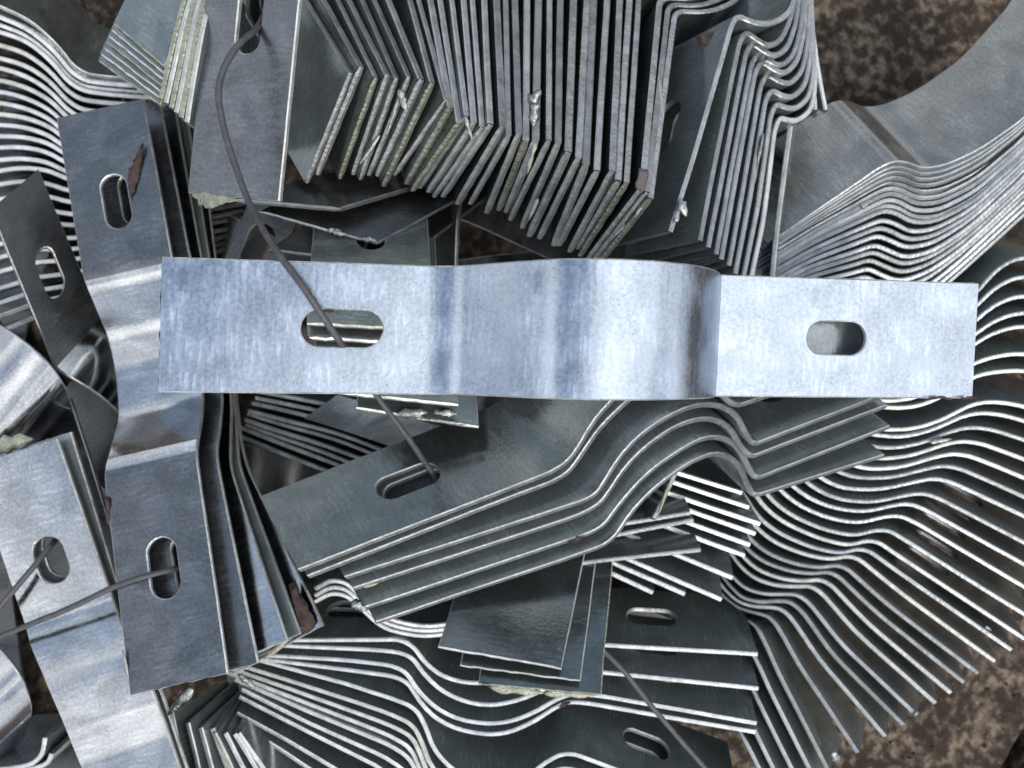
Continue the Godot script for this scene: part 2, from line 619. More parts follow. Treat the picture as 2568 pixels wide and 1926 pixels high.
	for y in 256:
		for x in 256:
			var f := ru[y * 256 + x] / 255.0
			rc.set_pixel(x, y, Color(0.13, 0.095, 0.085).lerp(Color(0.30, 0.24, 0.225), f))
	M.rust = StandardMaterial3D.new()
	M.rust.albedo_texture = tex(rc)
	M.rust.roughness = 0.85

	# trodden ground: dark earth and oil on pale worn concrete
	var G := 1024
	var g1 := bytes(noise(FastNoiseLite.TYPE_SIMPLEX, 0.028, 91, 6), G)
	var g2 := bytes(noise(FastNoiseLite.TYPE_SIMPLEX, 0.006, 92, 4), G)
	var g3 := bytes(noise(FastNoiseLite.TYPE_SIMPLEX, 0.16, 93, 3), G)
	var gc := Image.create(G, G, false, Image.FORMAT_RGB8)
	var gh := PackedByteArray(); gh.resize(G * G)
	for y in G:
		for x in G:
			var i := y * G + x
			var v := g1[i] / 255.0 * 0.62 + g2[i] / 255.0 * 0.34 + (g3[i] / 255.0 - 0.5) * 0.28
			var t := smoothstep(0.30, 0.72, v)
			var c := Color(0.205, 0.18, 0.16).lerp(Color(0.42, 0.375, 0.33), t)
			c = c.lerp(Color(0.49, 0.44, 0.39), smoothstep(0.62, 0.8, v))
			c = c.darkened(0.35 * smoothstep(0.6, 0.85, g3[i] / 255.0))
			gc.set_pixel(x, y, c)
			gh[i] = clampi(int((0.35 * t + 0.3 * g3[i] / 255.0 + 0.25) * 255), 0, 255)
	var ghi := gray(gh, G)
	ghi.convert(Image.FORMAT_RGBA8)
	ghi.bump_map_to_normal_map(5.0)
	M.ground = StandardMaterial3D.new()
	M.ground.albedo_texture = tex(gc)
	M.ground.normal_enabled = true
	M.ground.normal_texture = tex(ghi)
	M.ground.normal_scale = 1.0
	M.ground.roughness = 0.95
	M.ground.metallic_specular = 0.25

func make_sky() -> Sky:
	# unseen sky: bright broken cloud over blue, contrast raised to band the metal
	var W := 1024
	var H := 512
	var n := noise(FastNoiseLite.TYPE_SIMPLEX_SMOOTH, 1.0, 7, 6)
	var im := Image.create(W, H, false, Image.FORMAT_RGBF)
	for y in H:
		var el := (0.5 - (y + 0.5) / H) * PI
		for x in W:
			var az := TAU * (x + 0.5) / W
			var c: Color
			if el <= 0.0:
				c = Color(0.12, 0.11, 0.10)
			else:
				var up := sin(el)
				var d := Vector2(cos(az), sin(az)) * cos(el) / (up + 0.25)
				var v := n.get_noise_3d(d.x * 0.9, d.y * 0.9, 3.0) * 0.5 + 0.5
				var cl := smoothstep(0.38, 0.60, v)
				c = Color(0.33, 0.43, 0.58).lerp(Color(0.58, 0.66, 0.76), pow(1.0 - up, 3.0))
				c = c.lerp(Color(1.0, 1.0, 1.0) * (0.95 + 0.9 * smoothstep(0.5, 0.75, v)), cl * 0.95)
				c = c.lerp(Color(0.75, 0.78, 0.82), pow(1.0 - up, 8.0))
			im.set_pixel(x, y, c)
	var mat := PanoramaSkyMaterial.new()
	mat.panorama = ImageTexture.create_from_image(im)
	var sky := Sky.new()
	sky.sky_material = mat
	return sky

# ------------------------------------------------------------------ the place
func _ready():
	rng.seed = 20
	wob.seed = 3
	wob.frequency = 0.02
	var cam := Camera3D.new()
	cam.name = "camera"
	cam.position = Vector3(0, EYE, 0)
	cam.rotation_degrees = Vector3(-90, 0, 0)
	cam.fov = rad_to_deg(2.0 * atan(963.0 / FOCAL))
	cam.near = 0.01
	cam.far = 300.0
	cam.current = true
	var lens := CameraAttributesPhysical.new()
	lens.frustum_focal_length = 24.0
	lens.frustum_focus_distance = 0.25
	lens.frustum_near = 0.01
	lens.frustum_far = 300.0
	lens.exposure_aperture = 12.0
	cam.attributes = lens
	add_child(cam)
	var we := WorldEnvironment.new()
	we.name = "world"
	var env := Environment.new()
	env.background_mode = Environment.BG_SKY
	env.sky = make_sky()
	env.tonemap_mode = Environment.TONE_MAPPER_LINEAR
	env.tonemap_exposure = 1.35
	env.sdfgi_enabled = true
	env.ssao_enabled = true
	env.ssil_enabled = true
	we.environment = env
	add_child(we)
	var sun := DirectionalLight3D.new()
	sun.name = "sun"
	sun.light_energy = 0.5
	sun.light_color = Color(1.0, 0.97, 0.92)
	sun.light_angular_distance = 14.0
	sun.shadow_enabled = true
	sun.rotation_degrees = Vector3(-50, 28, 0)
	add_child(sun)
	make_materials()
	ground()
	lower_layers()
	right_side()
	lower_stack()
	left_side()
	top_fan()
	middle()
	hero()
	wires()

func ground():
	# a slab of worn concrete under the heap, crossed at the lower right by an open joint, on ground that runs to the horizon
	var hn := noise(FastNoiseLite.TYPE_SIMPLEX, 9.0, 61, 4)
	var nrm := Vector2(0.885, 0.465)       # across the joint
	var along_it := Vector2(-0.465, 0.885)
	var j0 := 0.3235                       # where the joint starts, and its width
	var j1 := 0.3345
	var us := []
	for i in 120:
		us.append(-0.42 + 0.0062 * i)
	us += [j0 - 0.0008, j0, j1, j1 + 0.0008, 0.345, 0.36, 0.38, 0.41, 0.45, 0.5]
	us = us.filter(func(u): return u < j0 - 0.002 or u >= j0 - 0.0009)
	var ws := []
	for i in 140:
		ws.append(-0.43 + 0.0062 * i)
	var place := func(u: float, w: float, low: bool) -> Vector3:
		var q := nrm * u + along_it * w
		return Vector3(q.x, -0.045 if low else -0.004 + hn.get_noise_2d(q.x, q.y) * 0.004, q.y)
	var s := Soup.new(Vector3.ZERO)
	for i in us.size() - 1:
		var in_joint: bool = us[i] >= j0 - 1e-6 and us[i + 1] <= j1 + 1e-6
		for k in ws.size() - 1:
			var P := []
			var U := []
			for e in [[us[i], ws[k]], [us[i + 1], ws[k]], [us[i + 1], ws[k + 1]], [us[i], ws[k + 1]]]:
				var p: Vector3 = place.call(e[0], e[1], in_joint)
				P.append(p)
				U.append(Vector2(p.x, p.z) * 4.0)
			var N: Array = P.map(func(p):
				var d := 0.002
				return Vector3(hn.get_noise_2d(p.x - d, p.z) - hn.get_noise_2d(p.x + d, p.z), 2.0 * d / 0.004, hn.get_noise_2d(p.x, p.z - d) - hn.get_noise_2d(p.x, p.z + d)).normalized())
			s.tri(P[0], P[1], P[2], N[0], N[1], N[2], U[0], U[1], U[2])
			s.tri(P[0], P[2], P[3], N[0], N[2], N[3], U[0], U[2], U[3])
			for side in [[j0, nrm], [j1, -nrm]]:
				if in_joint:
					var a: Vector3 = place.call(side[0], ws[k], false)
					var b: Vector3 = place.call(side[0], ws[k + 1], false)
					var c: Vector3 = place.call(side[0], ws[k + 1], true)
					var d2: Vector3 = place.call(side[0], ws[k], true)
					var n := Vector3(side[1].x, 0, side[1].y)
					s.quad(a, b, c, d2, n, n, Vector2(ws[k] * 4, 0), Vector2(ws[k + 1] * 4, 0), Vector2(ws[k + 1] * 4, 0.16), Vector2(ws[k] * 4, 0.16))
	var slab := part("ground", soups_mesh([s]), self, [M.ground])
	slab.set_meta("kind", "structure")
	slab.set_meta("label", "dark stained concrete ground with pale worn blotches and an open joint")
	var gs := Soup.new(Vector3.ZERO)
	var dice := RandomNumberGenerator.new()
	dice.seed = 5
	for k in 2600:
		var q := Vector2(dice.randf_range(-0.30, 0.30), dice.randf_range(-0.24, 0.24))
		if absf(q.dot(nrm) - 0.329) < 0.008:
			continue
		var r := 0.00035 + 0.0011 * pow(dice.randf(), 3.0)
		var mid := Vector3(q.x, -0.004 + hn.get_noise_2d(q.x, q.y) * 0.004 + r * 0.3, q.y)
		var c6 := []
		for a in [Vector3.RIGHT, Vector3.BACK, Vector3.LEFT, Vector3.FORWARD, Vector3.UP, Vector3.DOWN]:
			c6.append(mid + (a * dice.randf_range(0.6, 1.3) + Vector3(dice.randfn(), dice.randfn(), dice.randfn()) * 0.2) * r)
		for j in 4:
			for e in [4, 5]:
				var fn: Vector3 = ((c6[j] + c6[(j + 1) % 4] + c6[e]) / 3.0 - mid).normalized()
				var uv := Vector2(q.x, q.y) * 30.0
				gs.tri(c6[j], c6[(j + 1) % 4], c6[e], fn, fn, fn, uv, uv + Vector2(0.01, 0), uv + Vector2(0, 0.01))
	var grit := part("grit", soups_mesh([gs]), self, [M.ground])
	grit.set_meta("kind", "stuff")
	grit.set_meta("label", "brown grit and crumbs scattered over the stained ground")
	grit.set_meta("category", "grit")
	var far := PlaneMesh.new()
	far.size = Vector2(200, 200)
	var fm: StandardMaterial3D = M.ground.duplicate()
	fm.uv1_scale = Vector3(800, 800, 1)
	var f := part("ground_beyond", far, self, [fm])
	f.position.y = -0.05
	f.set_meta("kind", "structure")
	f.set_meta("label", "concrete yard ground running on around the slab")

const SLOT := [0.050, 0.022, 0.0112]

func hero():
	var a := pt(410, 645, 173)
	var b := pt(2448, 710, 134)
	var w := pt(400, 984, 172) - a
	var dir := (b - a).normalized()
	var up := dir.cross(w).normalized()
	if up.y < 0:
		up = -up
	var c := [a, a + dir * 0.0865, a + dir * 0.1030 + up * 0.0165]
	var mid := 0.0895 + 0.0415
	for k in range(-2, 7):
		var an := deg_to_rad(k * 11.2)
		c.append(a + dir * (mid + 0.0442 * sin(an)) + up * (0.0442 * cos(an) - 0.0152))
	c.append(a + dir * 0.1725)
	c.append(b)
	var root := thing("pole_clamp", "bright pale clamp lying across the top of the heap, wire through its slot", "clamp", base_of(c, w), "loose clamps lying face up")
	strip(root, c, w, {"breaks": [1, c.size() - 2], "tight": [0.0, 0.0085, 0.0095], "faces": M.hero, "edges": M.edge, "slots": [[0.0525, 0.0245, 0.0114], [-0.0515, 0.0216, 0.0112]], "rough": 0.00012})
	flake("rust_patch", root, [[757, 823, 166.6], [763, 812, 166.6], [772, 838, 166.6], [796, 874, 166.4], [786, 872, 166.4], [765, 852, 166.5]], M.rust)
	flake("rust_patch", root, [[810, 778, 166.6], [830, 776, 166.4], [838, 782, 166.4], [818, 784, 166.5]], M.rust)
	flake("rust_patch", root, [[2325, 997, 138.6], [2368, 994, 138], [2390, 1000, 137.6], [2330, 1001.5, 138.4]], M.rust)
	flake("rust_patch", root, [[2410, 998, 137.4], [2445, 990, 136.8], [2447, 1001, 136.6], [2412, 1001, 137.2]], M.rust)

func top_fan():
	# [x at the top of the picture, corner x, corner y, end of the cut edge x, y]
	var rows := [
		[770, 882, 184, 770, 459], [813, 907, 166, 797, 439], [850, 944, 192, 853, 448], [878, 972, 188, 886, 438], [911, 996, 195, 904, 452], [940, 1027, 192, 925, 441],
		[976, 1057, 199, 947, 441], [1030, 1085, 206, 962, 467], [1052, 1121, 250, 990, 440], [1081, 1132, 268, 1020, 463], [1106, 1153, 307, 1034, 480], [1135, 1171, 290, 1052, 472],
		[1164, 1190, 307, 1074, 483], [1186, 1211, 318, 1088, 495], [1216, 1231, 311, 1110, 495], [1247, 1262, 316, 1146, 513], [1269, 1277, 338, 1179, 513], [1292, 1303, 334, 1220, 535],
		[1323, 1320, 351, 1250, 528], [1352, 1345, 350, 1269, 535], [1379, 1378, 350, 1279, 553], [1406, 1401, 358, 1309, 571], [1439, 1426, 380, 1327, 593], [1473, 1453, 394, 1352, 599],
		[1490, 1470, 412, 1388, 616], [1524, 1498, 427, 1402, 617], [1556, 1537, 427, 1428, 631], [1580, 1551, 452, 1450, 626], [1603, 1573, 456, 1453, 643], [1655, 1612, 470, 1475, 650],
		[1680, 1624, 481, 1488, 655], [1698, 1632, 496, 1502, 660]]
	var made := []
	for i in rows.size():
		var r: Array = rows[i]
		var f := i / 31.0
		var tilt := lerpf(22, 34, minf(f * 1.6, 1.0))
		var h := 130.0 + 5.0 * f
		var ty := 24.0 - (31 - i) * 17.0
		var tx: float = r[1] + (r[0] - r[1]) * (r[2] - ty) / r[2]
		var c := [[r[1], r[2], h], [lerpf(r[1], tx, 0.55), lerpf(r[2], ty, 0.55), h - 17], [tx, ty, h - 31], [tx + 58, ty + 6, h - 33], [tx + 105, ty - 2, h - 33], [tx + 160, ty - 28, h - 35], [tx + 185, ty - 80, h - 37]]
		var drop := i in [4, 5, 6, 8, 12, 18, 19, 23]
		var o := {"breaks": [2], "slots": [[0.058, 0.022, 0.0112]], "faces": M.shade if i > 0 else M.zinc_cool, "edges": [M.edge_half_shaded, M.edge_half_shaded, M.edge_shaded][rng.randi() % 3], "rough": 0.0003, "bend": 0.006, "thick": [0.0023, 0.0026, 0.0029][rng.randi() % 3], "caps": [M.sheared, M.sheared, M.sheared, M.passivated][rng.randi() % 4]}
		var far := [r[3], r[4], h - tilt]
		var what := "clamp standing on edge"
		if i == 0:
			what = "clamp with its dark face showing"
		made.append(clamp_at("%s, %s from the left in the fan at the top" % [what, nth(i + 1)], "fan of clamps at the top", c, far, o))
	# runs of zinc and lumps on the cut ends
	var lumps := [[4, 1000, 222, 1022, 285, 131, 0.0022], [5, 1006, 225, 968, 345, 129, 0.0012], [7, 955, 335, 900, 415, 118, 0.0013],
		[11, 1165, 288, 1186, 355, 132, 0.0013], [18, 1345, 348, 1322, 440, 131, 0.0014], [22, 1350, 495, 1325, 555, 117, 0.0016],
		[31, 1622, 495, 1590, 550, 131, 0.0012], [30, 1664, 300, 1650, 180, 134, 0.0010], [31, 1595, 535, 1530, 605, 121, 0.0011]]
	for l in lumps:
		drip("zinc_drip", made[l[0]], pt(l[1], l[2], l[5]), pt(l[3], l[4], l[5] - 2), l[6] * 0.8, M.passivated if l[0] % 6 == 0 else M.drip, 0.5)
	# the standing plug of zinc between two edges
	drip("zinc_drip", made[19], pt(1326, 262, 135), pt(1358, 226, 138), 0.0028, M.drip, 0.7)
	drip("zinc_drip", made[19], pt(1343, 255, 135), pt(1337, 322, 133), 0.0026, M.drip, 0.8)
	flake("rust_patch", made[29], [[1601, 422, 137.5], [1625, 424, 137.5], [1622, 470, 137.8], [1608, 488, 137.8], [1592, 470, 137.8]], M.chip, 0.0006)

	# two plates lying under the ends of the fan, and the ones below them
	var g := "clamps lying under the top fan"
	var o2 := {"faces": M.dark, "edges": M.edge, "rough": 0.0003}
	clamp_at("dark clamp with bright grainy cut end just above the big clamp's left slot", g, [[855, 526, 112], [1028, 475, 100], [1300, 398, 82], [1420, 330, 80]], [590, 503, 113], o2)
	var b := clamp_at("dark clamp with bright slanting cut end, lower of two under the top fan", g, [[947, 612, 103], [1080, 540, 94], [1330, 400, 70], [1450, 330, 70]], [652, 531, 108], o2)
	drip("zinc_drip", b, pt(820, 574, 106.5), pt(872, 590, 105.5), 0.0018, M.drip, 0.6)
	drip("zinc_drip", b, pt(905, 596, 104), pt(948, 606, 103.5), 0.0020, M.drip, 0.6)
	clamp_at("dark clamp peeping out along the upper edge of the big clamp", g, [[1000, 668, 92], [1142, 558, 78], [1350, 400, 60]], [677, 627, 92], {"faces": M.dark, "edges": M.edge_shaded, "rough": 0.0003})
	clamp_at("dark clamp standing deep in the gap below the top fan", g, [[1146, 690, 82], [1150, 536, 80], [1190, 380, 60]], [1000, 700, 60], {"faces": M.dark, "edges": M.edge_shaded})
	clamp_at("shadowed dark clamp with a tilted slot deep under the upright pale tab", g, [[640, 470, 62], [505, 790, 58], [480, 850, 40]], [760, 520, 60], {"slots": [[0.024, 0.022, 0.0112]], "faces": M.dark, "edges": M.edge_shaded})
	clamp_at("dark clamp lying deep in the hollow beside the big clamp's arch", g, [[1460, 690, 45], [1180, 560, 42], [1000, 500, 40]], [1500, 560, 45], {"slots": [SLOT], "faces": M.dark, "edges": M.edge_shaded})

	# the upright pale tab left of the fan, with a ragged lower corner
	var p := clamp_at("upright pale clamp with a ragged lower corner, wire crossing its slot", "loose clamps lying face up", [[705, 505, 138], [766, -110, 142], [770, -150, 146], [772, -180, 160], [776, -260, 172], [780, -400, 150], [782, -640, 146]], [476, 484, 124],
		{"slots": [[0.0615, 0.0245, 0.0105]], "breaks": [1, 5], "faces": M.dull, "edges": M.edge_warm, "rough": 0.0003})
	drip("ragged_zinc_crust", p, pt(478, 484, 124.5), pt(600, 503, 132), 0.0036, M.passivated, 0.32)
	drip("ragged_zinc_crust", p, pt(496, 496, 125.5), pt(556, 512, 129), 0.0036, M.passivated, 0.34)

	# the block of cut ends beyond the pale tab
	for i in 7:
		var dx := -11.0 * i
		var dy := 16.0 * i
		var h := 118.0 - 2.9 * i
		clamp_at("%s clamp down in the block of rough cut ends beside the pale tab" % nth(i + 1), "block of clamps with rough ends", [[418 + dx * 0.15, 172 + dy, h], [480 + dx * 0.15, 30 + dy, h - 10], [540 + dx * 0.15, -120 + dy, h - 22]], [290 + dx * 0.6, 62 + dy * 0.95, h - 12],
			{"slots": [SLOT], "faces": M.zinc_cool, "edges": [M.passivated, M.edge_warm, M.edge][i % 3], "rough": 0.0005, "thick": 0.0027})
	for i in 6:
		var x := 452.0 + i * 11.0
		var h := 126.0 + i
		clamp_at("clamp with its cut end up, %s from the left beside the pale tab" % nth(i + 1), "block of clamps with rough ends", [[x - 50 + i * 2, 246 + i * 12, h - 4], [x, 30 + i * 8, h], [x + 60, -160, h - 20]], Vector3(8, -39, 3), {"faces": M.zinc_cool, "edges": [M.passivated, M.edge_warm][i % 2], "rough": 0.0005})

func right_side():
	# the nested stack right of the fan, arches at the upper end
	var keys := [
		[0.0, [[1681, 582, 122], [1768, 300, 120], [1835, 62, 118], [1851, 38, 118], [1880, 52, 118], [1913, 60, 118], [1949, 54, 118], [1985, 29, 118], [2003, -40, 118], [2006, -120, 116]], Vector3(-23, -33, 2)],
		[0.125, [[1759, 605, 118], [1812, 330, 116], [1858, 105, 114], [1874, 80, 114], [1900, 100, 114], [1930, 117, 114], [1960, 103, 114], [1985, 50, 114], [2000, -30, 114], [2004, -120, 112]], Vector3(-23, -33, 1)],
		[0.5, [[1815, 655, 112], [1860, 400, 110], [1900, 185, 108], [1917, 158, 108], [1945, 180, 108], [1975, 190, 108], [2005, 160, 108], [2022, 90, 108], [2026, -20, 108], [2026, -120, 106]], Vector3(-18, -35, 1)],
		[1.0, [[1880, 720, 104], [1915, 560, 102], [1944, 325, 100], [1958, 294, 100], [1980, 302, 100], [2003, 302, 100], [2036, 278, 100], [2048, 217, 100], [2040, 60, 100], [2034, -100, 98]], Vector3(-10, -38, 0)]]
	var r := stack("nested clamp on edge with its arch at the top, %s from the fan", "nested clamps right of the fan", keys, [0.0, 0.125, 0.25, 0.37, 0.47, 0.6, 0.74, 0.87, 1.0],
		{"breaks": [2], "slots": [[0.046, 0.022, 0.0112]], "faces": [M.zinc, M.zinc_cool, M.zinc_green], "edges": [M.edge_half_shaded, M.edge_shaded, M.edge_shaded], "bend": 0.005, "rough": 0.00022, "thick": 0.0023}, 1.0)
	drip("zinc_drip", r[0], pt(1703, 500, 123), pt(1722, 545, 122), 0.0026, M.edge_shaded, 0.5)
	drip("zinc_drip", r[0], pt(1694, 560, 122), pt(1706, 495, 122), 0.0016, M.edge_shaded, 0.6)
	flake("rust_patch", r[0], [[1745, 92, 108], [1800, 78, 110], [1818, 62, 111], [1812, 110, 111], [1795, 130, 110], [1752, 118, 108]], M.rust, 0.002)
	drip("zinc_drip", r[5], pt(1915, 330, 106), pt(1895, 430, 106), 0.0010, M.drip)
	drip("zinc_drip", r[6], pt(1905, 380, 104), pt(1880, 500, 104), 0.0012, M.drip)
	clamp_at("straight-edged clamp at the right end of the nested stack, slot half hidden", "nested clamps right of the fan", [[1935, 700, 92], [1945, 590, 92], [1981, 311, 93], [1995, 250, 80]], Vector3(14, -37, 2), {"slots": [[0.04, 0.022, 0.0112]], "faces": M.zinc_green, "edges": M.edge_warm})

	# thin outer edges running up to the frame
	for i in 2:
		clamp_at(["thin clamp edge bordering the ground, outer of two beside the nested stack", "thin clamp edge inside the outer one beside the nested stack"][i], "nested clamps right of the fan", [[2072 - i * 25, 275, 70], [2050 - i * 12, 160, 74], [2038 - i * 10, 60, 76], [2026 - i * 6, -60, 76]], Vector3(-12, -37, 2), {"names": ["arch"], "faces": M.zinc_green, "edges": M.edge})

	# the stack at the upper right with its face turned to the light
	var ukeys := [
		[0.0, [[1925, 617, 82], [2075, 514, 84], [2202, 427, 86], [2238, 409, 87], [2274, 411, 86], [2310, 427, 85], [2365, 420, 85], [2455, 380, 86], [2568, 300, 86], [2700, 150, 84], [2760, 20, 80]], Vector3(-16, -18, -32)],
		[0.5, [[1840, 720, 76], [2040, 600, 78], [2185, 530, 80], [2222, 514, 81], [2254, 520, 80], [2290, 544, 79], [2345, 545, 79], [2440, 500, 80], [2560, 392, 80], [2690, 240, 78], [2750, 110, 76]], Vector3(-8, -33, -20)],
		[1.0, [[1840, 800, 70], [2010, 715, 72], [2140, 684, 74], [2177, 672, 75], [2212, 690, 74], [2256, 706, 73], [2325, 684, 73], [2412, 622, 74], [2546, 500, 74], [2690, 360, 72], [2760, 250, 70]], Vector3(-3, -37, -14)]]
	var u := stack("%s clamp down in the stack at the upper right", "stack of clamps at the upper right", ukeys, [0.0, 0.065, 0.12, 0.18, 0.245, 0.31, 0.365, 0.44, 0.50, 0.55, 0.62, 0.68, 0.745, 0.82, 0.87, 0.935, 1.0, 1.07, 1.15, 1.22, 1.3],
		{"thick": 0.002, "breaks": [3], "slots": [SLOT], "faces": [M.zinc, M.zinc_cool], "edges": [M.edge_half_shaded, M.edge_shaded, M.edge_shaded], "bend": 0.007, "rough": 0.0003}, 0.7)
	for piece in u[0].get_children():
		piece.set_surface_override_material(0, M.swept)
	u[0].set_meta("label", "broad dull clamp showing its curved face at the upper right, top of its stack")
	drip("zinc_drip", u[4], pt(2155, 520, 87), pt(2188, 500, 87), 0.0018, M.drip, 0.7)

	# the big fan at the lower right
	var W0 := Vector3(2, -36, -16)
	var vkeys := [
		[0.0, [[2050, 870, 70], [2120, 905, 70], [2200, 905, 70], [2290, 870, 71], [2380, 800, 72], [2452, 731, 73], [2500, 675, 73], [2550, 645, 73], [2620, 645, 72], [2900, 720, 68]], Vector3(-2, -36, -16)],
		[0.25, [[2060, 960, 70], [2150, 1010, 70], [2230, 1028, 70], [2310, 1019, 71], [2380, 985, 72], [2440, 945, 73], [2491, 934, 73], [2560, 928, 73], [2640, 945, 72], [2920, 1040, 68]], W0],
		[0.32, [[2080, 1040, 70], [2160, 1072, 70], [2227, 1080, 70], [2292, 1078, 71], [2365, 1055, 72], [2430, 1020, 73], [2473, 1010, 73], [2530, 1013, 73], [2600, 1030, 72], [2880, 1120, 68]], Vector3(4, -36, -17)],
		[0.53, [[1960, 1090, 72], [2000, 1145, 72], [2057, 1200, 72], [2112, 1225, 72], [2202, 1230, 72], [2290, 1210, 73], [2340, 1200, 73], [2380, 1208, 73], [2450, 1240, 72], [2705, 1362, 68]], Vector3(6, -35, -17)],
		[0.70, [[1860, 1190, 74], [1913, 1275, 74], [1967, 1315, 74], [2057, 1355, 74], [2130, 1371, 74], [2175, 1358, 74], [2205, 1362, 74], [2240, 1386, 74], [2320, 1438, 73], [2572, 1604, 70]], Vector3(12, -36, -8)],
		[0.88, [[1800, 1430, 46], [1825, 1465, 54], [1859, 1499, 66], [1905, 1509, 76], [1945, 1506, 76], [1975, 1508, 76], [2001, 1527, 76], [2030, 1565, 76], [2080, 1637, 75], [2262, 1819, 72]], Vector3(19, -35, 2)],
		[0.95, [[1770, 1470, 40], [1800, 1510, 40], [1835, 1535, 42], [1862, 1548, 50], [1882, 1560, 62], [1895, 1570, 72], [1905, 1585, 76], [1925, 1625, 76], [1950, 1685, 75], [2075, 1930, 72]], Vector3(20, -34, 4)],
		[1.0, [[1740, 1640, 40], [1760, 1680, 40], [1780, 1705, 40], [1795, 1725, 40], [1805, 1740, 41], [1815, 1755, 43], [1825, 1772, 47], [1845, 1815, 58], [1870, 1865, 70], [1960, 2050, 70]], Vector3(20, -34, 4)]]
	var vts := [0.0, 0.045, 0.085, 0.12, 0.155, 0.215, 0.25, 0.32, 0.352, 0.388, 0.425, 0.46, 0.495, 0.53, 0.568, 0.60, 0.632, 0.668, 0.70, 0.722, 0.748, 0.77, 0.79, 0.812, 0.835, 0.858, 0.88, 0.897, 0.922, 0.95, 0.962, 0.975, 0.988, 1.0]
	var v := stack("clamp on edge in the big fan at the lower right, %s from the top", "big fan of clamps at the lower right", vkeys, vts,
		{"breaks": [7], "names": ["arch", "tab"], "slots": [[-0.047, 0.022, 0.0112]], "faces": [M.zinc, M.zinc_cool, M.zinc_green], "edges": [M.edge_half_shaded, M.edge_half_shaded, M.edge_warm, M.edge_shaded], "bend": 0.009, "rough": 0.0003, "thick": 0.0019}, 2.0)
	drip("zinc_drip", v[31], pt(2088, 1885, 74), pt(2104, 1915, 70), 0.0022, M.edge_shaded, 0.6)
	drip("zinc_drip", v[25], pt(2294, 1783, 73), pt(2299, 1795, 72), 0.0014, M.drip, 0.8)
	drip("zinc_drip", v[20], pt(2470, 1568, 68), pt(2502, 1612, 66), 0.0013, M.drip, 0.5)
	drip("zinc_drip", v[9], pt(2330, 1110, 74), pt(2390, 1100, 74), 0.0014, M.drip, 0.6)

	# tabs that poke out between the bundle with the arch and the big fan
	var qkeys := [
		[0.0, [[1858, 1236, 90], [1703, 1188, 90], [1560, 1142, 88], [1500, 1110, 80]], Vector3(0, -37, -14)],
		[0.22, [[1905, 1318, 88], [1735, 1260, 88], [1580, 1205, 86], [1500, 1170, 78]], Vector3(2, -37, -13)],
		[0.5, [[1868, 1396, 84], [1750, 1352, 84], [1600, 1296, 82], [1520, 1262, 74]], Vector3(4, -37, -12)],
		[0.78, [[1808, 1505, 82], [1572, 1402, 82], [1480, 1362, 80], [1420, 1330, 72]], Vector3(8, -37, -10)],
		[1.0, [[1640, 1482, 80], [1536, 1435, 80], [1440, 1392, 78], [1380, 1360, 70]], Vector3(8, -37, -10)]]
	stack("bright-edged tab %s down between the arched bundle and the big fan", "tabs between the bundle and the big fan", qkeys, [0.0, 0.1, 0.22, 0.3, 0.4, 0.5, 0.64, 0.78, 0.9, 1.0],
		{"names": ["tab"], "slots": [SLOT], "faces": [M.zinc, M.zinc_cool], "edges": [M.edge], "rough": 0.0003}, 1.5)
	var pk := [[1732, 1288, 97, 1520, 1322], [1739, 1306, 95, 1500, 1352], [1757, 1380, 92, 1480, 1410]]
	for i in 3:
		var q: Array = pk[i]
		clamp_at("grey edge-on tab under the arched bundle's bend, %s from the top of three" % nth(i + 1), "three tabs under the arched bundle", [[q[0], q[1], q[2]], [q[3], q[4], q[2] - 2], [q[3] - 130, q[4] + 20, q[2] - 8]], Vector3(-2, -36, -17), {"names": ["tab"], "slots": [SLOT], "faces": M.zinc_cool, "edges": M.edge_shaded})
	var rib := clamp_at("small dark tab with a raised zinc rib beneath the bundle's arch", "three tabs under the arched bundle", [[1640, 1300, 102], [1690, 1195, 102], [1720, 1130, 98]], [1590, 1290, 80], {"names": ["tab"], "faces": M.zinc_green, "edges": M.edge_shaded})
	drip("zinc_rib", rib, pt(1680, 1204, 104), pt(1647, 1300, 104), 0.0010, M.passivated)

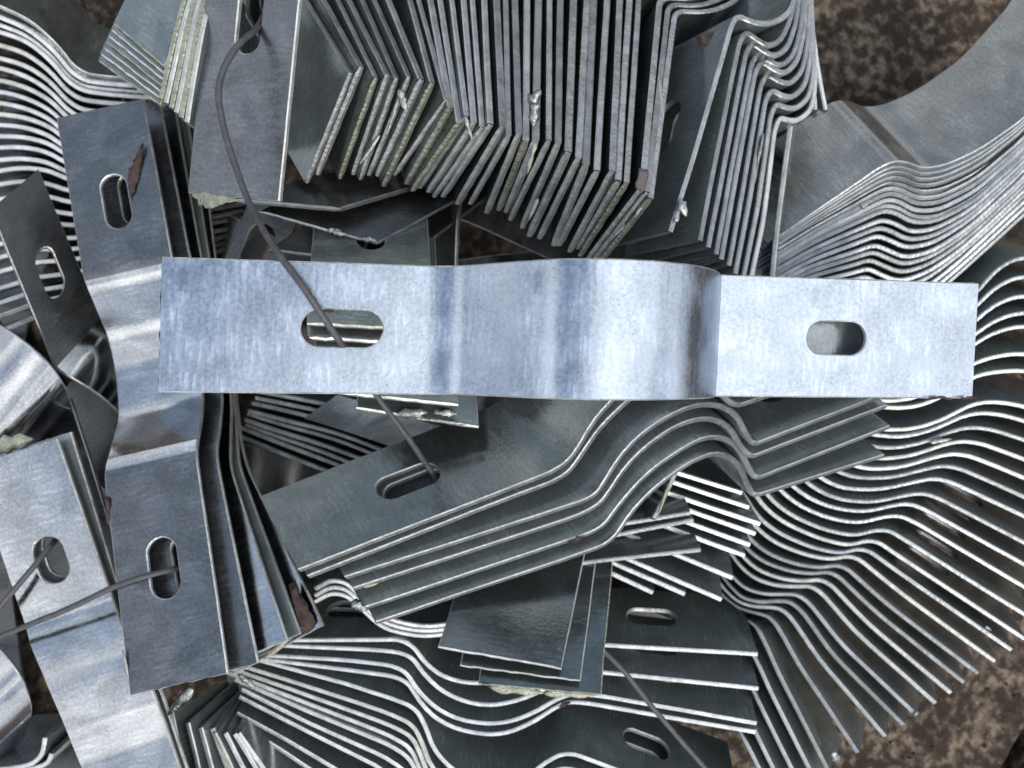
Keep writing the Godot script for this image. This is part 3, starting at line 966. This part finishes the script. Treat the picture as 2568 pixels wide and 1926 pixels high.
func middle():
	# five-deep bundle with its arch below the big clamp
	var W := Vector3(-22, -25, -24)
	var g := "arched bundle below the big clamp"
	var data := [
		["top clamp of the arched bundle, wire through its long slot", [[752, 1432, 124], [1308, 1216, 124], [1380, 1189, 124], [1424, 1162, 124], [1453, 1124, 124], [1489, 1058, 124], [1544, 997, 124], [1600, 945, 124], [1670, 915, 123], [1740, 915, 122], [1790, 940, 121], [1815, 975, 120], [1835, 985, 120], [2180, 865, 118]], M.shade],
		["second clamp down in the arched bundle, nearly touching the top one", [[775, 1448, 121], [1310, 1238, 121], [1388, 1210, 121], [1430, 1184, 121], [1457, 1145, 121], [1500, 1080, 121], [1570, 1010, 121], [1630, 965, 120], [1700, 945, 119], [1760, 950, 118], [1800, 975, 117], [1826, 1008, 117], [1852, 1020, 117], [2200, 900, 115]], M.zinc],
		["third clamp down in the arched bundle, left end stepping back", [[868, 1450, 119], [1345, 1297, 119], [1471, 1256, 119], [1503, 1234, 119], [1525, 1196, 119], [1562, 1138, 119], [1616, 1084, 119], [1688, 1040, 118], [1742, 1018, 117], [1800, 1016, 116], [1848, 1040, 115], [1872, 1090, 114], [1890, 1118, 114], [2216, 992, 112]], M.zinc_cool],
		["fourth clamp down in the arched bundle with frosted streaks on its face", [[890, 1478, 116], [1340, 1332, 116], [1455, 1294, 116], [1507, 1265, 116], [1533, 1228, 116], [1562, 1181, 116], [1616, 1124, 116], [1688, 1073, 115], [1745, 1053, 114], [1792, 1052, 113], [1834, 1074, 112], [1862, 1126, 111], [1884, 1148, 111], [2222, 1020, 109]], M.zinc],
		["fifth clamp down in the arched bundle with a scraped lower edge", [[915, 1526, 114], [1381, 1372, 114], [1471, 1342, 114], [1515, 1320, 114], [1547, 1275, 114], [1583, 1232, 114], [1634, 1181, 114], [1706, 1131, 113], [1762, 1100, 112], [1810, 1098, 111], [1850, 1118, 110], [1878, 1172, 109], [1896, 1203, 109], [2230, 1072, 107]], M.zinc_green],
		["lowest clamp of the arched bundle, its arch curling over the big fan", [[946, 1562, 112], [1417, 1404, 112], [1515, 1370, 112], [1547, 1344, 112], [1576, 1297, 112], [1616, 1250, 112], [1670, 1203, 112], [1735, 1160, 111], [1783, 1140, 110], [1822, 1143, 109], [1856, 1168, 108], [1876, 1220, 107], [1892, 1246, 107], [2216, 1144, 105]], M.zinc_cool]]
	var made := []
	for i in data.size():
		var d: Array = data[i]
		made.append(clamp_at(d[0], g, d[1], (W + Vector3(rng.randfn(), 0, rng.randfn()) * 0.4).normalized() * 40.0, {"breaks": [2, 12], "slots": [[0.052, 0.0245, 0.0112], [-0.026, 0.022, 0.0112]], "faces": d[2], "edges": M.edge_shaded, "rough": 0.00022, "tight": [0.0, 0.004], "bend": 0.008, "thick": 0.0026}))
	drip("zinc_drip", made[4], pt(880, 1508, 114), pt(925, 1530, 114), 0.0026, M.drip, 0.8)
	drip("zinc_drip", made[3], pt(910, 1470, 116), pt(950, 1462, 116), 0.0014, M.passivated, 0.6)
	flake("rust_patch", made[4], [[1420, 1362, 115.3], [1450, 1345, 115.3], [1470, 1345, 115.3], [1440, 1362, 115.3]], M.rust)

	# three clamps hanging out below the bundle
	var n := "three clamps hanging below the arched bundle"
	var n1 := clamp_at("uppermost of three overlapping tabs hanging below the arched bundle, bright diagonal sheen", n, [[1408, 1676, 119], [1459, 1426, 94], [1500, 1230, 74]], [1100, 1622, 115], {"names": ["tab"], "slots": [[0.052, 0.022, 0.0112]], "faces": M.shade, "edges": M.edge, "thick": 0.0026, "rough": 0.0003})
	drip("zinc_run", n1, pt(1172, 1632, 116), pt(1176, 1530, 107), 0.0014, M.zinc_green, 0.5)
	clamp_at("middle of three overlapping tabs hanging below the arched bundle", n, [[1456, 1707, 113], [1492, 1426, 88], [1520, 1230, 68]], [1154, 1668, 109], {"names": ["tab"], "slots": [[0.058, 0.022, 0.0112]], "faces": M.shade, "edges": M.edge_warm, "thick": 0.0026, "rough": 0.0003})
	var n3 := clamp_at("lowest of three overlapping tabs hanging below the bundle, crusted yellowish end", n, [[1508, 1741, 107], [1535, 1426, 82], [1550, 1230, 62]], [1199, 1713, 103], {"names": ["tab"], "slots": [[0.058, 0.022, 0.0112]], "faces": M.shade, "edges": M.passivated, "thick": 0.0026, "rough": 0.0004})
	drip("zinc_crust", n3, pt(1225, 1722, 103), pt(1370, 1738, 105), 0.0022, M.passivated, 0.5)
	drip("zinc_crust", n3, pt(1360, 1738, 105), pt(1500, 1744, 106.5), 0.0018, M.passivated, 0.5)

	# cut ends peeping out under the big clamp
	var z := "cut ends under the big clamp"
	var ends := [["upper of two bright cut ends under the big clamp's lower edge", 1150, 1017, 122, 850, 985, 124, M.edge], ["lumpy lower one of two cut ends under the big clamp's lower edge", 1200, 1072, 116, 893, 1024, 119, M.edge_warm],
		["cut end seen as the top bar through the big clamp's left slot", 1090, 830, 128, 770, 812, 129, M.edge_warm], ["cut end seen as the middle bar through the big clamp's left slot", 1090, 868, 126, 770, 848, 127, M.edge], ["cut end seen as the lowest bar through the big clamp's left slot", 1110, 905, 124, 790, 874, 125, M.edge]]
	for e in ends:
		var k := clamp_at(e[0], z, [[e[1], e[2], e[3]], [e[1] - 12, e[2] - 170, e[3] - 20], [e[1] - 20, e[2] - 330, e[3] - 45]], [e[4], e[5], e[6]], {"names": ["tab"], "slots": [SLOT], "faces": M.zinc_green, "edges": e[7], "rough": 0.0004})
		if e[2] == 1072:
			drip("zinc_drip", k, pt(995, 1036, 119), pt(1075, 1034, 120), 0.0026, M.drip, 0.6)
			drip("zinc_drip", k, pt(1085, 1032, 119), pt(1150, 1038, 119), 0.0022, M.drip, 0.6)
			drip("zinc_drip", k, pt(1020, 1044, 118), pt(1190, 1066, 117), 0.0012, M.drip, 0.6)

	clamp_at("pale tab lying under the big clamp, seen through its right slot", z, [[1800, 735, 137], [2395, 740, 126], [2420, 741, 122]], [1798, 985, 136], {"names": ["tab"], "slots": [[0.0195, 0.022, 0.0112]], "faces": M.zinc, "edges": M.edge_half_shaded})
	# dim fan in the dark pocket left of the bundle
	var ykeys := [
		[0.0, [[1040, 1090, 58], [890, 1030, 58], [719, 998, 58], [640, 985, 50]], Vector3(2, -38, -8)],
		[1.0, [[900, 1215, 40], [780, 1170, 44], [670, 1126, 46], [600, 1095, 40]], Vector3(6, -38, -6)]]
	stack("dim clamp edge, %s from the top in the dark pocket left of the arched bundle", "dim fan in the dark pocket", ykeys, evenly(9), {"names": ["tab"], "slots": [SLOT], "faces": [M.shade], "edges": [M.edge_shaded], "rough": 0.0003}, 3.0)
	clamp_at("light patch of a clamp face behind the wire below the big clamp", "dim fan in the dark pocket", [[1115, 1070, 85], [960, 1020, 82], [850, 990, 70]], [1020, 1130, 75], {"names": ["tab"], "faces": M.zinc, "edges": M.edge_half_shaded})

func lower_stack():
	# stack at the bottom: U-shaped dips, then tabs running right
	var W := Vector3(4, -37, -14)
	var keys := [
		[0.0, [[560, 1608, 84], [900, 1606, 84], [1000, 1604, 84], [1035, 1622, 84], [1062, 1662, 84], [1105, 1697, 84], [1163, 1714, 84], [1240, 1714, 84], [1320, 1692, 84], [1385, 1650, 84], [1420, 1622, 84], [1460, 1615, 84], [1520, 1619, 84], [1899, 1642, 82]], W],
		[0.1, [[540, 1612, 82], [900, 1628, 82], [1000, 1636, 82], [1035, 1650, 82], [1062, 1690, 82], [1105, 1732, 82], [1168, 1762, 82], [1235, 1771, 82], [1310, 1756, 82], [1380, 1722, 82], [1425, 1694, 82], [1460, 1684, 82], [1520, 1688, 82], [1902, 1728, 80]], W],
		[0.2, [[520, 1636, 80], [880, 1658, 80], [985, 1671, 80], [1020, 1688, 80], [1045, 1730, 80], [1092, 1778, 80], [1152, 1807, 80], [1227, 1819, 80], [1290, 1810, 80], [1350, 1784, 80], [1395, 1755, 80], [1435, 1742, 80], [1500, 1746, 80], [1895, 1816, 78]], W],
		[0.27, [[500, 1634, 78], [880, 1683, 78], [988, 1698, 78], [1025, 1714, 78], [1050, 1756, 78], [1090, 1802, 78], [1150, 1832, 78], [1227, 1845, 78], [1282, 1837, 78], [1345, 1808, 78], [1388, 1778, 78], [1424, 1760, 78], [1480, 1764, 78], [1896, 1836, 76]], W],
		[0.42, [[500, 1618, 76], [850, 1712, 76], [985, 1754, 76], [1042, 1778, 76], [1066, 1822, 76], [1085, 1880, 76], [1130, 1930, 76], [1190, 1965, 76], [1260, 1970, 76], [1330, 1945, 76], [1370, 1912, 76], [1408, 1893, 76], [1440, 1892, 76], [1860, 2050, 74]], W],
		[0.70, [[605, 1722, 72], [800, 1818, 72], [975, 1892, 72], [1022, 1925, 72], [1040, 1965, 72], [1060, 2020, 72], [1110, 2070, 72], [1180, 2095, 72], [1250, 2095, 72], [1310, 2070, 72], [1350, 2040, 72], [1390, 2020, 72], [1430, 2025, 72], [1800, 2180, 70]], W],
		[1.0, [[590, 1815, 66], [690, 1872, 66], [860, 1985, 66], [910, 2025, 66], [940, 2065, 66], [970, 2110, 66], [1030, 2150, 66], [1100, 2165, 66], [1170, 2160, 66], [1230, 2135, 66], [1270, 2105, 66], [1310, 2090, 66], [1350, 2095, 66], [1700, 2250, 64]], W]]
	var b := stack("dipping clamp, %s from the top of the stack at the bottom", "dipping stack at the bottom", keys, [0.0, 0.1, 0.2, 0.27, 0.42, 0.5, 0.555, 0.605, 0.655, 0.72, 0.79, 0.92, 1.0],
		{"breaks": [2, 11], "slots": [[0.048, 0.022, 0.0112], [-0.0425, 0.022, 0.0112]], "faces": [M.zinc, M.zinc_cool, M.zinc_green], "edges": [M.edge, M.edge, M.edge_warm], "bend": 0.007, "rough": 0.00022}, 1.0)
	flake("rust_patch", b[3], [[1398, 1768, 80.4], [1425, 1757, 80.4], [1432, 1762, 80.4], [1402, 1774, 80.4]], M.rust, 0.001)
	# arches glimpsed behind the bundle's left ends
	for i in 3:
		clamp_at("%s of three small bright arch tops left of the arched bundle" % nth(i + 1), "arch tops behind the bundle", [[790, 1478 + i * 16, 86 - i * 2], [830, 1456 + i * 16, 88 - i * 2], [870, 1462 + i * 16, 88 - i * 2], [905, 1500 + i * 13, 86 - i * 2], [960, 1550 + i * 14, 86 - i * 2], [1060, 1575 + i * 12, 86 - i * 2], [1150, 1562 + i * 12, 86 - i * 2]], Vector3(2, -38, -10), {"names": ["arch"], "faces": M.zinc_cool, "edges": M.edge})
	# steep little fan at the lower left
	var xkeys := [
		[0.0, [[424, 1790, 84], [452, 1926, 82], [480, 2050, 70]], Vector3(8, -38, 2)],
		[0.4, [[512, 1830, 80], [540, 1926, 80], [575, 2050, 70]], Vector3(4, -39, -4)],
		[1.0, [[592, 1838, 76], [660, 1935, 76], [740, 2050, 70]], Vector3(0, -38, -10)]]
	stack("steep edge-on clamp, %s from the left in the small fan at the bottom", "small steep fan at the bottom", xkeys, [0.0, 0.2, 0.36, 0.52, 0.64, 0.76, 0.88, 1.0], {"names": ["tab"], "slots": [SLOT], "faces": [M.zinc, M.zinc_green], "edges": [M.edge, M.edge_warm], "rough": 0.0004}, 4.0)

func left_side():
	# edge-on stack along the left side
	var keys := [
		[0.0, [[-170, -20, 60], [-60, -2, 60], [0, 22, 60], [72, 54, 60], [140, 115, 60], [180, 168, 60], [215, 190, 60], [270, 197, 60], [540, 215, 56]], Vector3(-4, -24, -31)],
		[0.035, [[-170, 5, 60], [-60, 20, 60], [0, 42, 60], [71, 72, 60], [137, 129, 60], [176, 180, 60], [212, 203, 60], [267, 210, 60], [540, 230, 56]], Vector3(-3, -34, -20)],
		[0.12, [[-170, 60, 60], [-60, 72, 60], [0, 84, 60], [70, 108, 60], [130, 158, 60], [168, 206, 60], [205, 230, 60], [260, 238, 60], [540, 262, 56]], Vector3(-2, -36, -16)],
		[0.30, [[-170, 225, 58], [-60, 222, 58], [0, 224, 58], [72, 244, 58], [130, 275, 58], [165, 312, 58], [200, 335, 58], [260, 342, 58], [540, 350, 54]], Vector3(0, -37, -14)],
		[0.58, [[-170, 470, 56], [-60, 440, 56], [0, 428, 56], [62, 420, 56], [120, 428, 56], [160, 446, 56], [200, 458, 56], [260, 458, 56], [540, 430, 52]], Vector3(0, -38, -12)],
		[1.0, [[-170, 880, 52], [-60, 850, 52], [0, 832, 52], [50, 812, 52], [95, 792, 52], [140, 780, 52], [200, 764, 52], [260, 742, 52], [520, 640, 48]], Vector3(2, -38, -12)]]
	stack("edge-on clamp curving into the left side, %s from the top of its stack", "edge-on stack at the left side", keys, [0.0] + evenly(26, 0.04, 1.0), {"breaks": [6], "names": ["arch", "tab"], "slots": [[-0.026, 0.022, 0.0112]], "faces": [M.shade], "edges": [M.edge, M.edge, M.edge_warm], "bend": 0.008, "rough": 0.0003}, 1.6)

	# twisted-looking dark tab with a slot
	var g := "loose clamps lying face up"
	var tw := clamp_at("dark speckled tab with a slot at the left, bent into a bright point", g, [[-24, 528, 82], [138, 925, 88], [180, 950, 86], [225, 975, 79], [268, 1008, 70], [300, 1036, 61]], [97, 427, 63], {"breaks": [1], "each": [M.dark, M.bright], "slots": [[0.040, 0.0215, 0.0108]], "faces": M.dark, "edges": M.edge_shaded, "rough": 0.0003})  # one zinc strip; light on the bend is painted by the paler steel
	# curved clamp at the left frame edge
	clamp_at("shiny curved clamp at the left edge below the dark tab", g, [[-90, 770, 70], [-10, 808, 88], [60, 852, 98], [120, 905, 100], [158, 955, 94], [176, 1010, 80], [168, 1060, 62], [140, 1085, 52], [150, 1120, 46], [220, 1220, 40]], [-230, 940, 66], {"breaks": [7], "names": ["arch", "tab"], "faces": M.bright, "edges": M.edge})
	# rotated set below the big clamp's left end
	var st := "rotated stack at the lower left"
	var data := [
		["grey clamp with two slots and a brightened hollow, wire through the lower slot", [[574, 1686, 124], [494, 1131, 106], [504, 1080, 98], [514, 1000, 82], [502, 900, 74], [484, 800, 78], [458, 720, 88], [436, 655, 96], [362, 251, 88]], [329, 1741, 124], M.dull],
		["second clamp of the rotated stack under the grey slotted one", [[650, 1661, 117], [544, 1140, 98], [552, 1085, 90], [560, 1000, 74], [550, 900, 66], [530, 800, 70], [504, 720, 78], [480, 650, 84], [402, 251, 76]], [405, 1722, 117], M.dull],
		["third clamp of the rotated stack with a pale frosted tab", [[723, 1604, 110], [580, 1170, 90], [582, 1110, 82], [584, 1020, 66], [574, 920, 58], [556, 820, 62], [530, 740, 70], [510, 660, 76], [440, 260, 68]], [490, 1690, 110], M.bright],
		["fourth clamp of the rotated stack, narrow dark sliver", [[757, 1586, 104], [600, 1160, 84], [598, 1100, 76], [592, 1020, 60], [584, 920, 52], [570, 820, 56], [548, 740, 64], [530, 660, 70], [470, 280, 62]], [530, 1690, 104], M.zinc_cool],
		["lowest clamp of the rotated stack with a rusty lower end", [[812, 1566, 98], [622, 1172, 78], [606, 1100, 70], [598, 1020, 54], [590, 920, 46], [580, 820, 50], [560, 740, 58], [545, 660, 64], [500, 300, 56]], [590, 1690, 97], M.bright]]
	var made := []
	for i in data.size():
		var d: Array = data[i]
		made.append(clamp_at(d[0], st, d[1], d[2], {"breaks": [1, 7], "slots": [[0.0415, 0.0225, 0.0112], [-0.040, 0.0225, 0.0105]], "each": [d[3], M.bright if i == 0 else d[3], d[3]], "edges": M.edge if i == 0 else M.edge_warm, "rough": 0.00025, "bend": 0.006}))  # same zinc throughout; the bright highlight in the hollow is put into its colour
	flake("rust_patch", made[0], [[322, 428, 93.4], [334, 404, 93.2], [348, 384, 93.0], [358, 352, 92.6], [362, 378, 92.8], [350, 432, 93.4], [338, 478, 94.2], [326, 500, 94.4], [322, 470, 94.0]], M.rust)
	flake("rust_patch", made[4], [[722, 1466, 99], [738, 1452, 99], [760, 1500, 99], [790, 1560, 99.5], [772, 1590, 99], [752, 1582, 99]], M.rust, 0.0012)
	flake("rust_patch", made[0], [[263, 1246, 110], [272, 1244, 110], [277, 1262, 110.3], [276, 1290, 110.5], [279, 1310, 110.8], [270, 1312, 110.8], [268, 1282, 110.4]], M.rust, 0.0004)
	drip("zinc_drip", made[0], pt(486, 1722, 112), pt(416, 1798, 106), 0.0026, M.drip, 0.7)
	drip("zinc_drip", made[0], pt(308, 1628, 123), pt(330, 1738, 123.5), 0.0010, M.edge_shaded, 0.7)
	drip("zinc_drip", made[4], pt(660, 1655, 99), pt(760, 1570, 100), 0.0016, M.passivated, 0.6)
	drip("zinc_drip", made[4], pt(600, 1690, 97), pt(640, 1725, 97), 0.0022, M.drip, 0.7)

	# broad shiny pair at the lower left corner
	var ll := [
		["broad pale clamp at the lower left, wire in its slot, bright rippled arch", [[148, 1100, 101], [286, 1500, 104], [300, 1545, 108], [345, 1640, 114], [392, 1745, 116], [430, 1850, 110], [458, 1935, 100], [480, 1990, 96], [560, 2260, 92]], [-68, 1170, 101], M.bright],
		["clamp just under the broad pale one at the lower left, rim showing", [[182, 1083, 95], [306, 1490, 98], [322, 1540, 101], [365, 1635, 106], [410, 1740, 108], [446, 1845, 103], [474, 1930, 94], [500, 1985, 90], [580, 2255, 86]], [-34, 1153, 95], M.zinc]]
	for i in 2:
		var d: Array = ll[i]
		var k := clamp_at(d[0], "loose clamps lying face up", d[1], d[2], {"breaks": [1, 7], "slots": [[0.0440, 0.0185, 0.0120]], "faces": d[3], "edges": M.edge_warm, "rough": 0.00025, "bend": 0.0035})
		if i == 1:
			drip("zinc_crust", k, pt(-10, 1118, 96), pt(86, 1100, 97), 0.0040, M.passivated, 0.5)
	clamp_at("shiny curved clamp in the bottom left corner under the broad pale one", "loose clamps lying face up", [[-130, 1560, 70], [-50, 1590, 82], [10, 1630, 88], [56, 1690, 88], [84, 1770, 76], [60, 1850, 60], [0, 1900, 46]], [-260, 1680, 66], {"names": ["arch"], "faces": M.bright, "edges": M.edge})
	for i in 2:
		clamp_at(["thin rounded clamp edge in the bottom left corner, left of two", "thin rounded clamp edge in the bottom left corner, right of two"][i], "thin edges in the bottom left corner", [[112 + i * 16, 1850 + i * 40, 66], [104 + i * 16, 1895 + i * 20, 66], [80 + i * 10, 1918 + i * 10, 66], [20, 1930 + i * 10, 66], [-80, 1936 + i * 8, 66]], Vector3(6, -38, -8), {"names": ["arch"], "faces": M.zinc, "edges": M.edge})
	clamp_at("flat dark clamp in the gap between the two slotted clamps at the left", "loose clamps lying face up", [[330, 1480, 80], [226, 1140, 82], [180, 1000, 70]], [150, 1530, 70], {"slots": [SLOT], "names": ["tab"], "faces": M.dark, "edges": M.edge_shaded})

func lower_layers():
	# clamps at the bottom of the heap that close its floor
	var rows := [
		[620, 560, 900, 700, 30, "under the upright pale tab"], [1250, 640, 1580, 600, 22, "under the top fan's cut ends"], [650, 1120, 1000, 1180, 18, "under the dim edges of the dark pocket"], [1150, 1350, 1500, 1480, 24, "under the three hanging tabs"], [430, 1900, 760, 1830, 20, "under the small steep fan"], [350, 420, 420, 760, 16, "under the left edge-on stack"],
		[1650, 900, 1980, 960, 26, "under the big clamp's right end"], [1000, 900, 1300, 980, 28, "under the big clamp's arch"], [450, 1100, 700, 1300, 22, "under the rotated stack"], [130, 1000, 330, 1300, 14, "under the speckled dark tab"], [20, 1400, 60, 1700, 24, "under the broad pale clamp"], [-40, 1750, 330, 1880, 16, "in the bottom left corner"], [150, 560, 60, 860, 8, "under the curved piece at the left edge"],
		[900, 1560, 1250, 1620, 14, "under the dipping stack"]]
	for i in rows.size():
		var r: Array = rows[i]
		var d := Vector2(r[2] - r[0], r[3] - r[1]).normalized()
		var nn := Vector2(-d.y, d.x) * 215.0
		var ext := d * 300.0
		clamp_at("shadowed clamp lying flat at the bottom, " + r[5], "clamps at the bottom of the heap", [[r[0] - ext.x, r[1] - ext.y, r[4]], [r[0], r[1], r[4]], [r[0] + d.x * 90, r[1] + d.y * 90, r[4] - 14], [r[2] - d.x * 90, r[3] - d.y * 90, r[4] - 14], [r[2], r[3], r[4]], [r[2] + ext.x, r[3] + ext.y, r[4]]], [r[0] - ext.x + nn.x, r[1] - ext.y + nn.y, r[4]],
			{"breaks": [1, 4], "slots": [SLOT, [-0.05, 0.022, 0.0112]], "faces": M.dark, "edges": M.edge_shaded})

func wires():
	wire("long grey wire running from the upright pale tab through the big clamp's slot", [[662, 40, 128], [648, 72, 138], [597, 108, 146], [557, 174, 148], [545, 235, 149], [558, 310, 150], [586, 405, 150], [622, 506, 153], [661, 580, 165], [716, 659, 173], [788, 760, 173], [858, 868, 167], [905, 932, 140], [943, 992, 132], [1016, 1084, 126], [1095, 1203, 108], [1180, 1330, 92], [1320, 1500, 90], [1520, 1622, 92], [1652, 1797, 90], [1772, 1930, 86], [1830, 1990, 80]])
	wire("grey binding wire leaving the grey slotted clamp towards the left edge", [[470, 1400, 90], [448, 1424, 112], [380, 1440, 118], [282, 1471, 118], [190, 1520, 116], [108, 1552, 115], [0, 1598, 114], [-90, 1630, 112]])
	wire("dark binding wire slanting down left out of the broad pale clamp's slot", [[160, 1330, 80], [134, 1360, 101], [95, 1408, 107], [0, 1522, 112], [-80, 1620, 112]])
